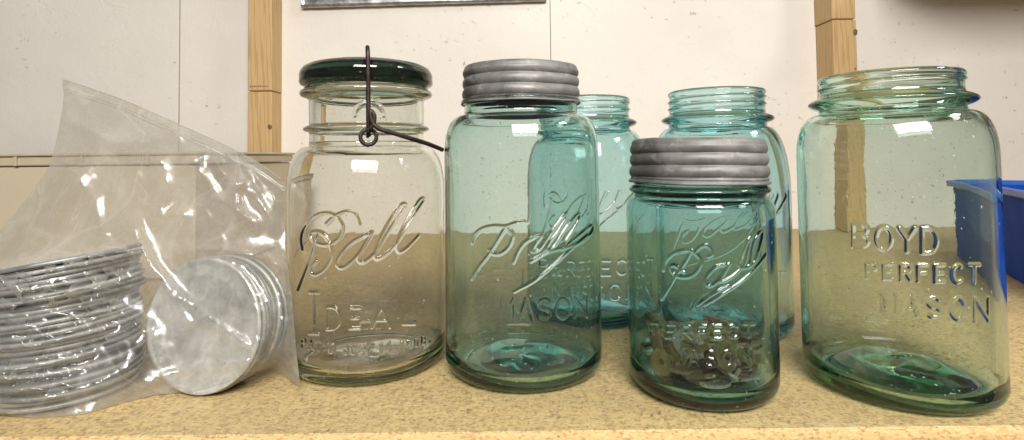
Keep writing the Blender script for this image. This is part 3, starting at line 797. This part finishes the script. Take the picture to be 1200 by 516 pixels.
# ------------------------------------------------------------------ shelf, wall, studs, boxes
YW = .945; YF = .2652
b = MB(); b.box((-1.3, YF, -.018), (1.5, YW-.002, 0), .0007)
shelf = empty('shelf', (0, YF, 0), 'raw particle board shelf the jars and bag stand on', 'shelf')
o = b.build('board', M_board, shelf); o.location = (0, -YF, 0)
# rough sawn front edge, its own strip of coarser chips
nx = 700; V = []; Fc = []
ns = np.random.default_rng(5)
xs = np.linspace(-1.3, 1.5, nx); pr = [(-.0006, .0), (-.0022, -.0008), (-.0028, -.0035), (-.003, -.009), (-.0028, -.0150), (-.001, -.018)]
jit = ns.normal(0, .00028, (nx, len(pr), 2))
for i, x in enumerate(xs):
    for k, (dy, dz) in enumerate(pr):
        V.append((x, dy+jit[i, k, 0], dz-.0003+min(0, jit[i, k, 1])))
m_ = len(pr)
Fc = [(i*m_+k, i*m_+k+1, (i+1)*m_+k+1, (i+1)*m_+k) for i in range(nx-1) for k in range(m_-1)]
mesh_obj('sawn_edge', V, Fc, M_edge, shelf)

def X_at(px, py, Y): return float(at(px, py, Y)[0])
def Z_at(px, py, Y): return float(at(px, py, Y)[2])
s1 = X_at(210, 80, YW); s2 = X_at(645, 40, YW)
for k, (x0, x1, g) in enumerate([(-1.6, s1-.0012, 0), (s1+.0008, s2-.0004, 0), (s2+.0004, 1.9, 0)]):
    b = MB(); b.box((x0, YW, -.02), (x1, YW+.012, 1.3), .0006)
    props(b.build('wall_panel', M_wall), kind='structure')
b = MB(); b.box((-1.7, YW+.014, -.05), (2.0, YW+.03, 1.35)); props(b.build('wall', M_dark), kind='structure')

def stud(px0, px1, py, depth, zj, label, jit_):
    Yf = YW-depth; x0 = X_at(px0, py, Yf); x1 = X_at(px1, py, Yf)
    r_ = empty('wall_stud', ((x0+x1)/2, Yf, 0), label, 'wooden stud')
    b = MB(); b.box((x0, Yf, .0005), (x1, YW-.0008, zj-.0006), .0012); o = b.build('lower_board', M_pine, r_); o.location = -Vector(r_.location)
    b = MB(); b.box((x0+jit_, Yf-.0012, zj+.0006), (x1+jit_, YW-.0008, 1.2), .0012); o = b.build('upper_board', M_pine, r_); o.location = -Vector(r_.location)
    return r_, x0, x1, Yf
sr, x0, x1, Yf = stud(290.5, 318.5, 60, .040, Z_at(300, 107, YW-.04), 'pine stud on the wall above the plastic bag', .0004)
b = MB()
zs_ = Z_at(300, 102.5, Yf)
for k in range(9):
    xx = x0+.004+k*.0034
    b.box((xx, Yf-.0017, zs_+.0002), (xx+random.uniform(.0014, .0024), Yf-.0011, zs_+random.uniform(.0022, .0034)), .0001)
o = b.build('grade_stamp', M_ink, sr); o.location = -Vector(sr.location)
def knot(parent, x, z, Y, r):
    V = []; n = 24
    for rr, dy in ((r, .0003), (r*.8, -.0003), (r*.4, -.0006), (.00001, -.0004)):
        for k in range(n):
            q = 2*math.pi*k/n; V.append((x+rr*math.cos(q)*(1+.1*math.sin(3*q)), Y+dy, z+1.35*rr*math.sin(q)))
    F = [(i*n+k, i*n+(k+1) % n, (i+1)*n+(k+1) % n, (i+1)*n+k) for i in range(3) for k in range(n)]
    o = mesh_obj('knot', V, F, M_rust, parent); o.location = -Vector(parent.location)
knot(sr, X_at(316, 149, Yf), Z_at(316, 149, Yf), Yf, .0035)
sr2, x0, x1, Yf = stud(977, 1004.5, 60, .052, Z_at(990, 23, YW-.05), 'pine stud on the wall behind the open yellow-green jar', -.0012)
knot(sr2, X_at(1002, 38, Yf), Z_at(1002, 38, Yf), Yf, .0042); knot(sr2, X_at(1002.5, 81, Yf), Z_at(1002.5, 81, Yf), Yf, .0018)

# beige box behind the bag
Yb = .60; xr = X_at(228, 240, Yb); zt = Z_at(30, 180, Yb); zr_ = Z_at(30, 195, Yb)
box = empty('storage_box', (xr-.25, Yb, 0), 'low beige storage box with a ribbed rim behind the plastic bag', 'box')
b = MB(); b.box((xr-.62, Yb, .0006), (xr, Yb+.26, zr_-.0005), .002); o = b.build('box_body', M_beige, box); o.location = -Vector(box.location)
b = MB()
xe = xr+.003
b.box((xr-.63, Yb-.002, zr_+.0002), (xe, Yb+.262, zt-.0035), .0012)
o = b.build('rim', M_beige2, box); o.location = -Vector(box.location)
b = MB(); b.box((xr-.632, Yb-.0045, zt-.0032), (xe+.002, Yb+.265, zt), .001)
o = b.build('rim_lip', M_beige2, box); o.location = -Vector(box.location)
xx = X_at(17, 188, Yb-.005)
step = X_at(17, 188, Yb)-X_at(-60, 188, Yb)
for k in range(-1, 7):
    b = MB(); b.box((xx+k*step-.0022, Yb-.0042, zr_+.0003), (xx+k*step+.0008, Yb-.0021, zt-.0034), .0003)
    if xx+k*step < xe-.005:
        o = b.build('rim_rib', M_beige2, box); o.location = -Vector(box.location)

# blue bin at the right
Yn = .485
lo_ = on_floor(1190, 357); Yn = float(lo_[1])
ztop = Z_at(1195, 227, Yn); xl = Yn = 0.0
bin_ = empty('blue_bin', (.430, .440, 0), 'blue plastic bin standing behind the open yellow-green jar at the right', 'bin', rot=(0, 0, math.radians(-27)))
def frustum(x0, y0, x1, y1, z0, z1, grow, th):
    def rr(x0, y0, x1, y1, z, r, n=5):
        V = []
        for (cx_, cy_, a0) in ((x1-r, y0+r, -90), (x1-r, y1-r, 0), (x0+r, y1-r, 90), (x0+r, y0+r, 180)):
            for k in range(n+1):
                a = math.radians(a0+90*k/n); V.append((cx_+r*math.cos(a), cy_+r*math.sin(a), z))
        return V
    g = grow
    rings = [rr(x0+g, y0+g, x1-g, y1-g, z0, .01), rr(x0, y0, x1, y1, z1, .012), rr(x0+th, y0+th, x1-th, y1-th, z1, .011), rr(x0+g+th, y0+g+th, x1-g-th, y1-g-th, z0+th, .009)]
    n = len(rings[0]); V = sum(rings, []); F = [(i*n+k, i*n+(k+1) % n, (i+1)*n+(k+1) % n, (i+1)*n+k) for i in range(3) for k in range(n)]
    F += [tuple(range(n-1, -1, -1)), tuple(range(3*n, 4*n))]
    return V, F
V, F = frustum(xl-.004, Yn-.004, xl+.30, Yn+.28, .0006, ztop-.005, .006, .0025)
o = mesh_obj('bin_body', V, F, M_blue, bin_, False)
b = MB(); zz = ztop
for (p, q) in (((xl-.009, Yn-.010, zz-.007), (xl+.306, Yn-.0045, zz)), ((xl-.009, Yn+.2805, zz-.007), (xl+.306, Yn+.286, zz)), ((xl-.0095, Yn-.0043, zz-.007), (xl-.0042, Yn+.2803, zz)), ((xl+.3005, Yn-.0043, zz-.007), (xl+.3055, Yn+.2803, zz))):
    b.box(p, q, .0012)
o = b.build('bin_rim', M_bluerim, bin_)

b = MB(); b.box((.60, .655, .425), (1.35, YW-.0008, .443), .001)  # board added out of view to shade the upper right of the wall
props(b.build('shadow_board', M_board), 'unseen board added high on the wall at the right to cast shade', 'shelf')
# galvanised sheet hung on the wall, only its lower edge in the picture
xa, xb_ = X_at(356, 8, YW), X_at(640, 2, YW); za, zb = Z_at(356, 9, YW-.012), Z_at(640, 1, YW-.012)
V = []; nx = 60; rs = random.Random(4)
sec = [(-.001, .22), (-.010, .20), (-.012, .010), (-.0135, .005), (-.012, .0012), (-.008, 0.0), (-.001, .0012)]
for i in range(nx+1):
    x = xa+(xb_-xa)*i/nx; z0 = za+(zb-za)*i/nx
    for dy, dz in sec: V.append((x, YW+dy+rs.uniform(-.0006, .0003), z0+dz+rs.uniform(-.0003, .0003)))
k_ = len(sec); F = [(i*k_+j, i*k_+j+1, (i+1)*k_+j+1, (i+1)*k_+j) for i in range(nx) for j in range(k_-1)]
F += [tuple(range(k_)), tuple(range((nx+1)*k_-1, nx*k_-1, -1))]
sh_ = empty('metal_sheet', ((xa+xb_)/2, YW, za), 'grey galvanised metal sheet hung on the wall above the jars', 'metal sheet')
o = mesh_obj('sheet', V, F, M_sheet, sh_); o.location = -Vector(sh_.location)

# ------------------------------------------------------------------ light
w = bpy.data.worlds.new('World'); sc.world = w; w.use_nodes = True
bg = w.node_tree.nodes['Background']; bg.inputs['Color'].default_value = (1.0, .955, .89, 1); bg.inputs['Strength'].default_value = .12
def area(name, loc_, target, sx, sy, power, col):
    l = bpy.data.lights.new(name, 'AREA'); l.shape = 'RECTANGLE'; l.size = sx; l.size_y = sy; l.energy = power; l.color = col
    o = bpy.data.objects.new(name, l); COL.objects.link(o); o.location = loc_
    o.rotation_euler = (Vector(target)-Vector(loc_)).to_track_quat('-Z', 'Y').to_euler(); return o
area('ceiling_lamp', (.12, -.70, .86), (.05, .6, .1), .80, .42, 35, (1, .962, .895))
area('side_lamp', (1.4, .05, 1.3), (.1, .6, .1), .35, .2, 10, (1, .96, .9))

# ------------------------------------------------------------------ render settings
sc.view_settings.view_transform = 'Standard'; sc.view_settings.look = 'None'; sc.view_settings.exposure = 0; sc.view_settings.gamma = 1
sc.render.engine = 'CYCLES'; cy_ = sc.cycles
cy_.max_bounces = 40; cy_.transmission_bounces = 36; cy_.glossy_bounces = 8; cy_.diffuse_bounces = 4; cy_.transparent_max_bounces = 32
cy_.caustics_refractive = True; cy_.caustics_reflective = True; cy_.blur_glossy = .6; cy_.sample_clamp_indirect = 8
cy_.use_denoising = True
try: cy_.denoiser = 'OPENIMAGEDENOISE'
except Exception: pass
